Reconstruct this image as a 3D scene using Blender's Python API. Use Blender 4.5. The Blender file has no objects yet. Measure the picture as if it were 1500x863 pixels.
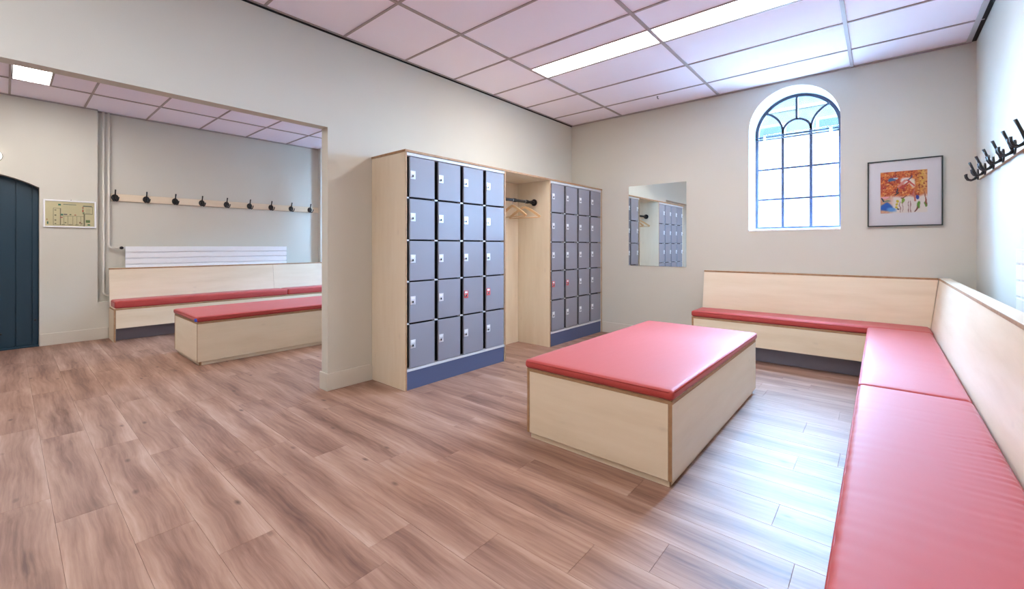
import bpy, bmesh, math, random
from mathutils import Vector, Matrix, noise

random.seed(7)
SC = bpy.context.scene
COL = SC.collection
PI = math.pi

# ------------------------------------------------------------------ camera, world, exposure
CAM_H = 1.1632
cam = bpy.data.cameras.new('camera')
cam_ob = bpy.data.objects.new('camera', cam)
COL.objects.link(cam_ob)
cam.sensor_fit = 'HORIZONTAL'
cam.sensor_width = 36.0
cam.lens = 36.0 * 632.74 / 1500.0
cam.shift_x = -(752.6 - 750.0) / 1500.0
cam.shift_y = -(431.5 - 360.8) / 1500.0
cam.clip_start = 0.02
cam_ob.location = (0, 0, CAM_H)
cam_ob.rotation_euler = (PI / 2, 0, 0.7043)
SC.camera = cam_ob

world = bpy.data.worlds.new('world')
SC.world = world
world.use_nodes = True
wb = world.node_tree.nodes['Background']
wb.inputs[0].default_value = (0.36, 0.64, 1.0, 1)
wb.inputs[1].default_value = 92.0

SC.view_settings.view_transform = 'Standard'
SC.view_settings.look = 'None'
SC.view_settings.gamma = 1.0
SC.view_settings.use_curve_mapping = False
SC.view_settings.exposure = 1.0

LAMP = 16.5           # radiance of the ceiling panels
PANE = 1.3            # own emission of the lower panes, standing in for daylight scattered by their film
PANE_COL = (0.55, 0.78, 1.0)
LAMP_COL = (1.0, 0.955, 0.93)

for wx in (-0.6995, -6.1):          # sky portals: only guide the sampling of daylight through the two windows
    pd = bpy.data.lights.new('daylight_portal', 'AREA')
    pd.shape = 'RECTANGLE'
    pd.size, pd.size_y = 0.82, 1.52
    pd.cycles.is_portal = True
    po = bpy.data.objects.new('daylight_portal', pd)
    COL.objects.link(po)
    po.location = (wx, 5.273 + 0.40, 2.08)
    po.rotation_euler = (-PI / 2, 0, 0)

# ------------------------------------------------------------------ main dimensions (metres)
XL, XR, YB, YF, ZC = -3.389, 0.612, 5.273, -1.8, 2.8885
WT = 0.102                      # partition thickness
XD, XN, ZC2 = -7.452, -7.545, 2.867
OPEN_Y, OPEN_Y0, OPEN_Z = 1.679, -1.3, 2.121
WALL_D = 0.45                   # outer wall thickness


# ------------------------------------------------------------------ materials
def srgb(r, g, b):
    f = lambda c: (c / 255 / 12.92) if c / 255 <= 0.04045 else ((c / 255 + 0.055) / 1.055) ** 2.4
    return (f(r), f(g), f(b), 1.0)


MATS = {}


def new_mat(name):
    m = bpy.data.materials.new(name)
    m.use_nodes = True
    MATS[name] = m
    nt = m.node_tree
    return m, nt, nt.nodes['Principled BSDF']


def N(nt, t, **kw):
    n = nt.nodes.new(t)
    for k, v in kw.items():
        setattr(n, k, v)
    return n


def simple(name, col, rough=0.5, metal=0.0, bump=0.0, bscale=200.0, var=0.0, spec=0.5):
    m, nt, b = new_mat(name)
    b.inputs['Base Color'].default_value = col
    b.inputs['Roughness'].default_value = rough
    b.inputs['Metallic'].default_value = metal
    b.inputs['Specular IOR Level'].default_value = spec
    tc = N(nt, 'ShaderNodeTexCoord')
    if bump:
        nz = N(nt, 'ShaderNodeTexNoise')
        nz.inputs['Scale'].default_value = bscale
        nz.inputs['Detail'].default_value = 3
        bp = N(nt, 'ShaderNodeBump')
        bp.inputs['Strength'].default_value = bump
        bp.inputs['Distance'].default_value = 0.004
        nt.links.new(tc.outputs['Object'], nz.inputs['Vector'])
        nt.links.new(nz.outputs['Fac'], bp.inputs['Height'])
        nt.links.new(bp.outputs['Normal'], b.inputs['Normal'])
    if var:
        n2 = N(nt, 'ShaderNodeTexNoise')
        n2.inputs['Scale'].default_value = 3.0
        n2.inputs['Detail'].default_value = 5
        mr = N(nt, 'ShaderNodeMapRange')
        mr.inputs['To Min'].default_value = 1 - var
        mr.inputs['To Max'].default_value = 1 + var
        mx = N(nt, 'ShaderNodeMix', data_type='RGBA', blend_type='MULTIPLY')
        mx.inputs['Factor'].default_value = 1
        mx.inputs['A'].default_value = col
        nt.links.new(tc.outputs['Object'], n2.inputs['Vector'])
        nt.links.new(n2.outputs['Fac'], mr.inputs['Value'])
        nt.links.new(mr.outputs['Result'], mx.inputs['B'])
        nt.links.new(mx.outputs['Result'], b.inputs['Base Color'])
    return m


def emit(name, col, strength):
    m, nt, b = new_mat(name)
    b.inputs['Base Color'].default_value = (0.8, 0.8, 0.8, 1)
    b.inputs['Emission Color'].default_value = (*col, 1)
    b.inputs['Emission Strength'].default_value = strength
    b.inputs['Roughness'].default_value = 0.6
    return m


def grain_wood(name, stops, scale, axis, rough, bump=0.15, knots=0.0, stretch=0.10, broad=0.22, band=0.0, per_object=False, spread=0.0, spec=0.5):
    """stops: [(pos, colour)...]; axis: the long axis of the grain (0,1,2)."""
    m, nt, b = new_mat(name)
    b.inputs['Roughness'].default_value = rough
    b.inputs['Specular IOR Level'].default_value = spec
    L = nt.links.new
    tc = N(nt, 'ShaderNodeTexCoord')
    vec = tc.outputs['Object']
    oi = N(nt, 'ShaderNodeObjectInfo')
    if per_object:
        ad = N(nt, 'ShaderNodeVectorMath', operation='MULTIPLY_ADD')
        cb = N(nt, 'ShaderNodeCombineXYZ')
        for i in range(3):
            L(oi.outputs['Random'], cb.inputs[i])
        L(cb.outputs[0], ad.inputs[0])
        ad.inputs[1].default_value = (37.0, 53.0, 71.0)
        L(vec, ad.inputs[2])
        vec = ad.outputs[0]
    # slow distortion
    nd = N(nt, 'ShaderNodeTexNoise')
    nd.inputs['Scale'].default_value = 2.2
    nd.inputs['Detail'].default_value = 2
    L(vec, nd.inputs['Vector'])
    sub = N(nt, 'ShaderNodeVectorMath', operation='SUBTRACT')
    sub.inputs[1].default_value = (0.5, 0.5, 0.5)
    L(nd.outputs['Color'], sub.inputs[0])
    ma = N(nt, 'ShaderNodeVectorMath', operation='MULTIPLY_ADD')
    ma.inputs[1].default_value = (0.06, 0.06, 0.06)
    L(sub.outputs[0], ma.inputs[0])
    L(vec, ma.inputs[2])
    mp = N(nt, 'ShaderNodeMapping')
    s = [scale, scale, scale]
    s[axis] = scale * stretch
    mp.inputs['Scale'].default_value = s
    L(ma.outputs[0], mp.inputs['Vector'])
    n1 = N(nt, 'ShaderNodeTexNoise')
    n1.inputs['Scale'].default_value = 1.0
    n1.inputs['Detail'].default_value = 6
    n1.inputs['Roughness'].default_value = 0.62
    L(mp.outputs[0], n1.inputs['Vector'])
    # broad figure
    mp2 = N(nt, 'ShaderNodeMapping')
    s2 = [scale * broad] * 3
    s2[axis] = scale * broad * (0.2 if stretch > 0.09 else 0.13)
    mp2.inputs['Scale'].default_value = s2
    L(ma.outputs[0], mp2.inputs['Vector'])
    n2 = N(nt, 'ShaderNodeTexNoise')
    n2.inputs['Scale'].default_value = 1.0
    n2.inputs['Detail'].default_value = 4
    L(mp2.outputs[0], n2.inputs['Vector'])
    mixf = N(nt, 'ShaderNodeMath', operation='MULTIPLY_ADD')
    mixf.inputs[1].default_value = 0.45
    L(n1.outputs['Fac'], mixf.inputs[0])
    m2 = N(nt, 'ShaderNodeMath', operation='MULTIPLY')
    m2.inputs[1].default_value = 0.55
    L(n2.outputs['Fac'], m2.inputs[0])
    L(m2.outputs[0], mixf.inputs[2])
    fac = mixf.outputs[0]
    if per_object and spread:
        sh = N(nt, 'ShaderNodeMath', operation='MULTIPLY_ADD')
        sh.inputs[1].default_value = spread
        L(oi.outputs['Random'], sh.inputs[0])
        L(fac, sh.inputs[2])
        sh2 = N(nt, 'ShaderNodeMath', operation='SUBTRACT')
        L(sh.outputs[0], sh2.inputs[0])
        sh2.inputs[1].default_value = spread * 0.5
        fac = sh2.outputs[0]
    if band:        # paler sapwood towards the long edges of each plank
        sx = N(nt, 'ShaderNodeSeparateXYZ')
        L(tc.outputs['Object'], sx.inputs[0])
        ab = N(nt, 'ShaderNodeMath', operation='ABSOLUTE')
        L(sx.outputs[1], ab.inputs[0])
        mb = N(nt, 'ShaderNodeMapRange')
        mb.inputs['From Min'].default_value = 0.03
        mb.inputs['From Max'].default_value = 0.0965
        mb.inputs['To Min'].default_value = -band
        mb.inputs['To Max'].default_value = band
        L(ab.outputs[0], mb.inputs['Value'])
        sm = N(nt, 'ShaderNodeMath', operation='ADD')
        L(fac, sm.inputs[0])
        L(mb.outputs[0], sm.inputs[1])
        fac = sm.outputs[0]
    cr = N(nt, 'ShaderNodeValToRGB')
    el = cr.color_ramp.elements
    el[0].position, el[0].color = stops[0]
    el[1].position, el[1].color = stops[-1]
    for p, c in stops[1:-1]:
        e = el.new(p)
        e.color = c
    L(fac, cr.inputs['Fac'])
    out = cr.outputs['Color']
    if knots:
        mpk = N(nt, 'ShaderNodeMapping')
        sk = [8.5, 8.5, 8.5]
        sk[axis] = 3.6
        mpk.inputs['Scale'].default_value = sk
        L(ma.outputs[0], mpk.inputs['Vector'])
        vo = N(nt, 'ShaderNodeTexVoronoi')
        vo.inputs['Scale'].default_value = 1.0
        L(mpk.outputs[0], vo.inputs['Vector'])
        mr = N(nt, 'ShaderNodeMapRange')
        mr.inputs['From Min'].default_value = 0.02
        mr.inputs['From Max'].default_value = 0.13
        mr.inputs['To Min'].default_value = knots
        mr.inputs['To Max'].default_value = 0.0
        L(vo.outputs['Distance'], mr.inputs['Value'])
        gate = N(nt, 'ShaderNodeMath', operation='GREATER_THAN')
        gate.inputs[1].default_value = 0.38
        sep = N(nt, 'ShaderNodeSeparateColor')
        L(vo.outputs['Color'], sep.inputs[0])
        L(sep.outputs[0], gate.inputs[0])
        km = N(nt, 'ShaderNodeMath', operation='MULTIPLY')
        L(mr.outputs[0], km.inputs[0])
        L(gate.outputs[0], km.inputs[1])
        mx = N(nt, 'ShaderNodeMix', data_type='RGBA')
        L(km.outputs[0], mx.inputs['Factor'])
        L(out, mx.inputs['A'])
        mx.inputs['B'].default_value = srgb(76, 50, 42)
        out = mx.outputs['Result']
    L(out, b.inputs['Base Color'])
    bp = N(nt, 'ShaderNodeBump')
    bp.inputs['Strength'].default_value = bump
    bp.inputs['Distance'].default_value = 0.002
    L(n1.outputs['Fac'], bp.inputs['Height'])
    L(bp.outputs['Normal'], b.inputs['Normal'])
    return m


M_WALL = simple('wall_paint', srgb(205, 202, 191), 0.75, bump=0.12, bscale=260, var=0.02, spec=0.3)
M_BASE = simple('baseboard_paint', srgb(208, 203, 192), 0.5)
M_TILE = simple('ceiling_tile_white', srgb(248, 240, 251), 0.9, bump=0.25, bscale=420, var=0.015, spec=0.2)
M_GRID = simple('ceiling_grid_metal', srgb(166, 152, 152), 0.5)
M_VOID = simple('ceiling_void_dark', srgb(22, 20, 20), 0.9)
M_ALU = simple('perimeter_trim_grey', srgb(190, 188, 190), 0.4)
M_FLOORBASE = simple('subfloor', srgb(70, 52, 44), 0.9)
M_PLANK = grain_wood('oak_laminate', [(0.24, srgb(92, 61, 49)), (0.39, srgb(132, 97, 81)), (0.53, srgb(157, 122, 104)), (0.74, srgb(184, 155, 138))],
                     64.0, 0, 0.5, bump=0.12, knots=0.85, stretch=0.035, broad=0.16, band=0.055, per_object=True, spread=0.07)
PLY_STOPS = [(0.25, srgb(214, 195, 166)), (0.5, srgb(229, 213, 188)), (0.75, srgb(238, 225, 204))]
M_PLY = [grain_wood('birch_ply_%s' % 'xyz'[i], PLY_STOPS, 14.0, i, 0.42, bump=0.05, knots=0.10, per_object=True, spread=0.08) for i in range(3)]


def ply_edge_mat():
    m, nt, b = new_mat('birch_ply_edge')
    L = nt.links.new
    tc = N(nt, 'ShaderNodeTexCoord')
    nz = N(nt, 'ShaderNodeTexNoise')
    nz.inputs['Scale'].default_value = 30
    cr = N(nt, 'ShaderNodeValToRGB')
    cr.color_ramp.elements[0].color = srgb(142, 106, 74)
    cr.color_ramp.elements[1].color = srgb(186, 148, 110)
    L(tc.outputs['Object'], nz.inputs['Vector'])
    L(nz.outputs['Fac'], cr.inputs['Fac'])
    L(cr.outputs['Color'], b.inputs['Base Color'])
    b.inputs['Roughness'].default_value = 0.6
    return m


M_EDGE = ply_edge_mat()


def vinyl(name, col):
    m, nt, b = new_mat(name)
    L = nt.links.new
    tc = N(nt, 'ShaderNodeTexCoord')
    n1 = N(nt, 'ShaderNodeTexNoise')
    n1.inputs['Scale'].default_value = 900
    mp = N(nt, 'ShaderNodeMapping')
    mp.inputs['Scale'].default_value = (3.0, 14.0, 8.0)
    n2 = N(nt, 'ShaderNodeTexNoise')
    n2.inputs['Scale'].default_value = 1.6
    n2.inputs['Detail'].default_value = 4
    L(tc.outputs['Object'], n1.inputs['Vector'])
    L(tc.outputs['Object'], mp.inputs['Vector'])
    L(mp.outputs[0], n2.inputs['Vector'])
    b1 = N(nt, 'ShaderNodeBump')
    b1.inputs['Strength'].default_value = 0.12
    b1.inputs['Distance'].default_value = 0.001
    b2 = N(nt, 'ShaderNodeBump')
    b2.inputs['Strength'].default_value = 0.22
    b2.inputs['Distance'].default_value = 0.006
    L(n1.outputs['Fac'], b1.inputs['Height'])
    L(n2.outputs['Fac'], b2.inputs['Height'])
    L(b1.outputs['Normal'], b2.inputs['Normal'])
    L(b2.outputs['Normal'], b.inputs['Normal'])
    b.inputs['Base Color'].default_value = col
    b.inputs['Roughness'].default_value = 0.6
    b.inputs['Specular IOR Level'].default_value = 0.5
    b.inputs['Sheen Weight'].default_value = 0.15
    b.inputs['Coat Weight'].default_value = 0.4
    b.inputs['Coat Roughness'].default_value = 0.7
    b.inputs['Sheen Roughness'].default_value = 0.4
    return m


M_RED = vinyl('red_vinyl', srgb(176, 57, 52))
M_SEAM = simple('dark_red_seam', srgb(166, 54, 50), 0.6)
M_DOOR = simple('locker_grey_paint', srgb(138, 138, 149), 0.48, bump=0.04, bscale=700)
M_FRAMEW = simple('locker_frame_light_grey', srgb(205, 208, 214), 0.4)
M_BLACK = simple('matt_black', srgb(10, 10, 11), 0.7)
M_PLINTH = simple('blue_grey_plinth', srgb(78, 88, 120), 0.5)
M_BPLINTH = simple('grey_bench_plinth', srgb(130, 126, 140), 0.45)
M_CHROME = simple('lock_metal', srgb(214, 217, 224), 0.3, metal=0.3)
M_LOCKRED = simple('lock_metal_red', srgb(214, 92, 92), 0.35, metal=0.3)
M_IRON = simple('black_iron', srgb(18, 18, 21), 0.35)
M_WFRAME = simple('dark_blue_window_iron', srgb(34, 40, 66), 0.45)
M_WHITE = simple('white_enamel', srgb(236, 238, 242), 0.35)
M_REVEAL = simple('window_reveal_white', srgb(240, 241, 238), 0.7)
M_PIPE = simple('pipe_paint', srgb(214, 209, 198), 0.45)
M_TEAL = simple('dark_teal_door', srgb(28, 58, 76), 0.45, bump=0.05, bscale=60)
M_HANGER = grain_wood('hanger_beech', [(0.3, srgb(206, 160, 110)), (0.7, srgb(232, 194, 146))], 30.0, 0, 0.35)
M_PICF = simple('picture_frame_dark', srgb(38, 50, 50), 0.4)
M_MATB = simple('picture_mat_white', srgb(236, 234, 240), 0.8)
M_BLUETAG = simple('blue_tag', srgb(50, 90, 220), 0.5)
M_LAMP = emit('luminaire_diffuser', LAMP_COL, LAMP)


def frosted():
    m, nt, b = new_mat('frosted_glowing_glass')
    nt.nodes.remove(b)
    tr = N(nt, 'ShaderNodeBsdfTransparent')
    tr.inputs[0].default_value = (0.88, 0.92, 0.95, 1)
    em = N(nt, 'ShaderNodeEmission')
    em.inputs[0].default_value = (*PANE_COL, 1)
    em.inputs[1].default_value = PANE
    ad = N(nt, 'ShaderNodeAddShader')
    nt.links.new(tr.outputs[0], ad.inputs[0])
    nt.links.new(em.outputs[0], ad.inputs[1])
    nt.links.new(ad.outputs[0], nt.nodes['Material Output'].inputs[0])
    return m


M_PANE = frosted()
M_OVAL = emit('oval_lamp_glass', (1.0, 0.95, 0.8), 1.3)
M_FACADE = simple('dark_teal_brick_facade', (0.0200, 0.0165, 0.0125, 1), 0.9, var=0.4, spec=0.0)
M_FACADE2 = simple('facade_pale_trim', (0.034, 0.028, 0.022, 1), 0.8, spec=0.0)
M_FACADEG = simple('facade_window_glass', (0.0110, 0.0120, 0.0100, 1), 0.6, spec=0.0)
M_GROUND = simple('outdoor_paving', srgb(96, 94, 92), 0.9, var=0.1)


def mirror_mat():
    m, nt, b = new_mat('mirror_silver')
    b.inputs['Base Color'].default_value = (0.80, 0.86, 0.88, 1)
    b.inputs['Metallic'].default_value = 1.0
    b.inputs['Roughness'].default_value = 0.0
    return m


def clear_glass(name, tint=(1, 1, 1), refl=1.0):
    m, nt, b = new_mat(name)
    nt.nodes.remove(b)
    out = nt.nodes['Material Output']
    tr = N(nt, 'ShaderNodeBsdfTransparent')
    tr.inputs[0].default_value = (*tint, 1)
    gl = N(nt, 'ShaderNodeBsdfGlossy')
    gl.inputs['Roughness'].default_value = 0.02
    fr = N(nt, 'ShaderNodeFresnel')
    fr.inputs[0].default_value = 1.45
    mu = N(nt, 'ShaderNodeMath', operation='MULTIPLY')
    mu.inputs[1].default_value = refl
    mx = N(nt, 'ShaderNodeMixShader')
    nt.links.new(fr.outputs[0], mu.inputs[0])
    nt.links.new(mu.outputs[0], mx.inputs[0])
    nt.links.new(tr.outputs[0], mx.inputs[1])
    nt.links.new(gl.outputs[0], mx.inputs[2])
    nt.links.new(mx.outputs[0], out.inputs[0])
    return m


M_MIRROR = mirror_mat()
M_GLASS = clear_glass('clear_window_glass', (0.93, 0.98, 1.0))
M_PGLASS = clear_glass('picture_glass', (1, 1, 1), 0.8)


def attr_mat(name, rough=0.7):
    m, nt, b = new_mat(name)
    a = N(nt, 'ShaderNodeAttribute')
    a.attribute_name = 'print'
    nt.links.new(a.outputs['Color'], b.inputs['Base Color'])
    b.inputs['Roughness'].default_value = rough
    return m


M_ART = attr_mat('printed_artwork')
M_PLAN = attr_mat('printed_plan')


# ------------------------------------------------------------------ object helpers
def props(o, label=None, cat=None, group=None, kind=None):
    if label:
        o['label'] = label
    if cat:
        o['category'] = cat
    if group:
        o['group'] = group
    if kind:
        o['kind'] = kind
    return o


def thing(name, label, cat, loc=(0, 0, 0), rotz=0.0, group=None):
    o = bpy.data.objects.new(name, None)
    o.empty_display_size = 0.1
    COL.objects.link(o)
    o.location = loc
    o.rotation_euler = (0, 0, rotz)
    return props(o, label, cat, group)


def obj(name, bm, mats, parent=None, smooth=False, base=True):
    """Link bm (coordinates in the parent's space) as one mesh object with its origin at the base of its box."""
    if not isinstance(mats, (list, tuple)):
        mats = [mats]
    bmesh.ops.recalc_face_normals(bm, faces=bm.faces)
    loc = Vector((0, 0, 0))
    if base and bm.verts:
        xs = [v.co.x for v in bm.verts]
        ys = [v.co.y for v in bm.verts]
        zs = [v.co.z for v in bm.verts]
        loc = Vector(((min(xs) + max(xs)) / 2, (min(ys) + max(ys)) / 2, min(zs)))
        for v in bm.verts:
            v.co -= loc
    me = bpy.data.meshes.new(name)
    if smooth:
        for f in bm.faces:
            f.smooth = True
    bm.to_mesh(me)
    bm.free()
    for m in mats:
        me.materials.append(m)
    o = bpy.data.objects.new(name, me)
    COL.objects.link(o)
    if parent is not None:
        o.parent = parent
    o.location = loc
    return o


def copy_part(src, parent, loc=None):
    c = src.copy()
    COL.objects.link(c)
    c.parent = parent
    if loc is not None:
        c.location = loc
    return c


def bm_box(x0, x1, y0, y1, z0, z1, bevel=0.0, seg=1, bm=None):
    own = bmesh.new()
    bmesh.ops.create_cube(own, size=1.0)
    for v in own.verts:
        v.co = Vector((x0 + (v.co.x + 0.5) * (x1 - x0), y0 + (v.co.y + 0.5) * (y1 - y0), z0 + (v.co.z + 0.5) * (z1 - z0)))
    if bevel:
        bmesh.ops.bevel(own, geom=list(own.edges), offset=bevel, segments=seg, affect='EDGES', profile=0.5)
    if bm is None:
        return own
    me = bpy.data.meshes.new('tmp')
    own.to_mesh(me)
    own.free()
    bm.from_mesh(me)
    bpy.data.meshes.remove(me)
    return bm


def box(name, x0, x1, y0, y1, z0, z1, mat, parent=None, bevel=0.0, seg=1):
    return obj(name, bm_box(x0, x1, y0, y1, z0, z1, bevel, seg), mat, parent)


def ply(name, x0, x1, y0, y1, z0, z1, grain, parent=None, bevel=0.0012):
    """A plywood board: veneer on the two broad faces, brown layered edges all round."""
    bm = bm_box(x0, x1, y0, y1, z0, z1, bevel)
    d = [x1 - x0, y1 - y0, z1 - z0]
    thin = d.index(min(d))
    bm.normal_update()
    for f in bm.faces:
        f.material_index = 0 if abs(f.normal[thin]) > 0.9 else 1
    return obj(name, bm, [M_PLY[grain], M_EDGE], parent)


def bm_prism(pts, z0, z1, plane='XY'):
    """Extrude the outline pts (2D) from z0 to z1 along the third axis."""
    bm = bmesh.new()

    def P(a, b, c):
        return {'XY': (a, b, c), 'XZ': (a, c, b), 'YZ': (c, a, b)}[plane]
    lo = [bm.verts.new(P(a, b, z0)) for a, b in pts]
    hi = [bm.verts.new(P(a, b, z1)) for a, b in pts]
    bm.faces.new(lo)
    bm.faces.new(hi)
    n = len(pts)
    for i in range(n):
        j = (i + 1) % n
        bm.faces.new((lo[i], lo[j], hi[j], hi[i]))
    return bm


def bm_tube(path, r, seg=12, bm=None, cap=True, radii=None):
    bm = bm or bmesh.new()
    pts = [Vector(p) for p in path]
    prev = None
    rings = []
    for i, p in enumerate(pts):
        t = (pts[min(i + 1, len(pts) - 1)] - pts[max(i - 1, 0)]).normalized()
        if prev is None:
            a = Vector((0, 0, 1)) if abs(t.z) < 0.9 else Vector((1, 0, 0))
            n = t.cross(a).normalized()
        else:
            n = (prev - t * prev.dot(t)).normalized()
        prev = n
        b = t.cross(n)
        rr = radii[i] if radii else r
        rings.append([bm.verts.new(p + (n * math.cos(2 * PI * k / seg) + b * math.sin(2 * PI * k / seg)) * rr) for k in range(seg)])
    for i in range(len(rings) - 1):
        for k in range(seg):
            bm.faces.new((rings[i][k], rings[i][(k + 1) % seg], rings[i + 1][(k + 1) % seg], rings[i + 1][k]))
    if cap:
        bm.faces.new(rings[0][::-1])
        bm.faces.new(rings[-1])
    return bm


def bm_sweep(path, w, d0, d1, closed=False):
    """A flat bar of width w following path (2D, in XZ), from y = d0 to y = d1."""
    bm = bmesh.new()
    n = len(path)
    rows = []
    for i, (x, z) in enumerate(path):
        if closed:
            a, c = path[(i - 1) % n], path[(i + 1) % n]
        else:
            a, c = path[max(i - 1, 0)], path[min(i + 1, n - 1)]
        t = Vector((c[0] - a[0], c[1] - a[1])).normalized()
        nx, nz = -t.y * w / 2, t.x * w / 2
        rows.append([bm.verts.new((x + nx, d0, z + nz)), bm.verts.new((x - nx, d0, z - nz)), bm.verts.new((x - nx, d1, z - nz)), bm.verts.new((x + nx, d1, z + nz))])
    m = n if closed else n - 1
    for i in range(m):
        a, b = rows[i], rows[(i + 1) % n]
        for k in range(4):
            bm.faces.new((a[k], a[(k + 1) % 4], b[(k + 1) % 4], b[k]))
    if not closed:
        bm.faces.new(rows[0][::-1])
        bm.faces.new(rows[-1])
    return bm


def fillet(path, r, n=6):
    """Round the corners of a 3D polyline."""
    P = [Vector(p) for p in path]
    out = [P[0]]
    for i in range(1, len(P) - 1):
        a, b, c = P[i - 1], P[i], P[i + 1]
        u, v = (a - b).normalized(), (c - b).normalized()
        p0, p1 = b + u * r, b + v * r
        for k in range(n + 1):
            t = k / n
            out.append((1 - t) ** 2 * p0 + 2 * t * (1 - t) * b + t * t * p1)
    out.append(P[-1])
    return out


# ================================================================== THE SETTING
# ---- floor
floor = box('floor', XN - 0.02, XR + 0.02, YF - 0.02, YB + 0.02, -0.06, -0.009, M_FLOORBASE)
props(floor, 'brown oak laminate plank floor running through both rooms', 'floor', kind='structure')
PW, PLN = 0.193, 1.2
ends = {2: -2.64, 3: -2.22, 5: -2.59, 6: -1.505, 7: -1.18, 9: -0.63, 10: -0.24, 12: -0.347, 4: -3.1, 8: -2.05, 11: -0.9}
plank_mesh = {}


def plank(x0, x1, y0, y1):
    key = (round(x1 - x0, 3), round(y1 - y0, 3))
    if key not in plank_mesh:
        bm = bm_box(-key[0] / 2 + 0.0002, key[0] / 2 - 0.0002, -key[1] / 2 + 0.0002, key[1] / 2 - 0.0002, -0.009, 0.0, 0.0009)
        me = bpy.data.meshes.new('plank')
        bm.to_mesh(me)
        bm.free()
        me.materials.append(M_PLANK)
        plank_mesh[key] = me
    o = bpy.data.objects.new('plank', plank_mesh[key])
    COL.objects.link(o)
    o.parent = floor
    o.location = Vector(((x0 + x1) / 2, (y0 + y1) / 2, 0)) - floor.location


k = 0
y = 0.135 - PW * 11
row = -9
while y < YB:
    y0, y1 = max(y, YF), min(y + PW, YB)
    if y1 - y0 > 0.01:
        e = ends.get(row, -PLN * random.random())
        x = e - PLN * math.ceil((e - XN) / PLN)
        while x < XR:
            x0, x1 = max(x, XN), min(x + PLN, XR)
            if x1 - x0 > 0.02:
                plank(x0, x1, y0, y1)
            x += PLN
    y += PW
    row += 1


# ---- walls
def arch(cx, w, z0, zs, n=28, inset=0.0):
    """Outline of a round-arched opening, anticlockwise from bottom left."""
    r = w / 2 - inset
    return [(cx - r, z0 + inset), (cx + r, z0 + inset)] + [(cx + r * math.cos(PI * i / n), zs + r * math.sin(PI * i / n)) for i in range(n + 1)]


def wall_with_hole(name, x0, x1, z1, hole, y0, y1, mats, z0=0.0, swap=False):
    bm = bmesh.new()

    def loop(pts):
        vs = [bm.verts.new((a, y0, b)) for a, b in pts]
        return [bm.edges.new((vs[i], vs[(i + 1) % len(vs)])) for i in range(len(vs))]
    e = loop([(x0, z0), (x1, z0), (x1, z1), (x0, z1)]) + loop(hole)
    bmesh.ops.triangle_fill(bm, use_beauty=True, use_dissolve=False, edges=e)
    g = bmesh.ops.extrude_face_region(bm, geom=list(bm.faces))
    bmesh.ops.translate(bm, vec=(0, y1 - y0, 0), verts=[v for v in g['geom'] if isinstance(v, bmesh.types.BMVert)])
    bmesh.ops.recalc_face_normals(bm, faces=bm.faces)
    xs = [p[0] for p in hole]
    zs = [p[1] for p in hole]
    bm.normal_update()
    for f in bm.faces:
        c = f.calc_center_median()
        if abs(f.normal.y) < 0.5 and min(xs) - .01 < c.x < max(xs) + .01 and min(zs) - .01 < c.z < max(zs) + .01:
            f.material_index = 1
    if swap:          # turn the XZ wall into a YZ wall: (x, y, z) -> (y, x, z)
        for v in bm.verts:
            v.co = Vector((v.co.y, v.co.x, v.co.z))
        bmesh.ops.reverse_faces(bm, faces=bm.faces)
    return obj(name, bm, mats)


WX, WW, WZ0, WZS = -0.6995, 0.80, 1.335, 2.425
wall_back = wall_with_hole('wall_back', XL, XR + 0.2, ZC + 0.12, arch(WX, WW, WZ0, WZS), YB, YB + WALL_D, [M_WALL, M_REVEAL])
props(wall_back, 'beige painted end wall with the round-arched window', 'wall', kind='structure')
W2X = -6.1
wall_back2 = wall_with_hole('wall_back_left_room', XN - 0.3, XL - WT, ZC + 0.12, arch(W2X, WW, WZ0, WZS), YB, YB + WALL_D, [M_WALL, M_REVEAL])
props(wall_back2, 'beige painted end wall of the adjoining room', 'wall', kind='structure')
wall_right = box('wall_right', XR, XR + 0.2, YF, YB, 0, ZC + 0.12, M_WALL)
props(wall_right, 'pale painted wall behind the long red bench', 'wall', kind='structure')
wall_front = box('wall_front', XN - 0.3, XR + 0.2, YF - 0.2, YF, 0, ZC + 0.12, M_WALL)
props(wall_front, 'beige painted wall behind the viewpoint', 'wall', kind='structure')
# partition with the wide opening (an inverted L plus a stub)
bm = bm_prism([(YF, 0), (OPEN_Y0, 0), (OPEN_Y0, OPEN_Z), (OPEN_Y, OPEN_Z), (OPEN_Y, 0), (YB, 0), (YB, ZC + 0.12), (YF, ZC + 0.12)], XL - WT, XL, 'YZ')
wall_left = obj('wall_left', bm, M_WALL)
props(wall_left, 'beige partition wall with a wide opening behind the lockers', 'wall', kind='structure')
# far wall of the left room: front skin with arched doorway, wide niche behind it
DY, DW, DR = -0.245, 1.0, 0.94
za = 1.988
dpts = [(DY - DW / 2, -0.001), (DY + DW / 2, -0.001)]
for i in range(17):
    t = DY + DW / 2 - DW * i / 16
    dpts.append((t, za - DR + math.sqrt(DR * DR - (t - DY) ** 2)))
NY0, NY1, NZ0 = 0.746, 3.561, 0.463
wd = wall_with_hole('wall_far_door', YF, NY0, ZC + 0.12, dpts, XD - 0.30, XD, [M_WALL, M_WALL], z0=-0.009, swap=True)
props(wd, 'grey-green wall around the dark arched door', 'wall', kind='structure')
bm = bm_prism([(NY0, 0), (NY1, 0), (NY1, NZ0), (NY0, NZ0)], XN - 0.2, XD, 'YZ')
wn = obj('wall_far_niche_base', bm, M_WALL)
props(wn, 'low wall with ledge behind the far bench', 'wall', kind='structure')
wnb = box('wall_far_niche', XN - 0.2, XN, NY0, NY1, NZ0, ZC + 0.12, M_WALL)
props(wnb, 'recessed beige wall carrying the coat rail and radiator', 'wall', kind='structure')
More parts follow.
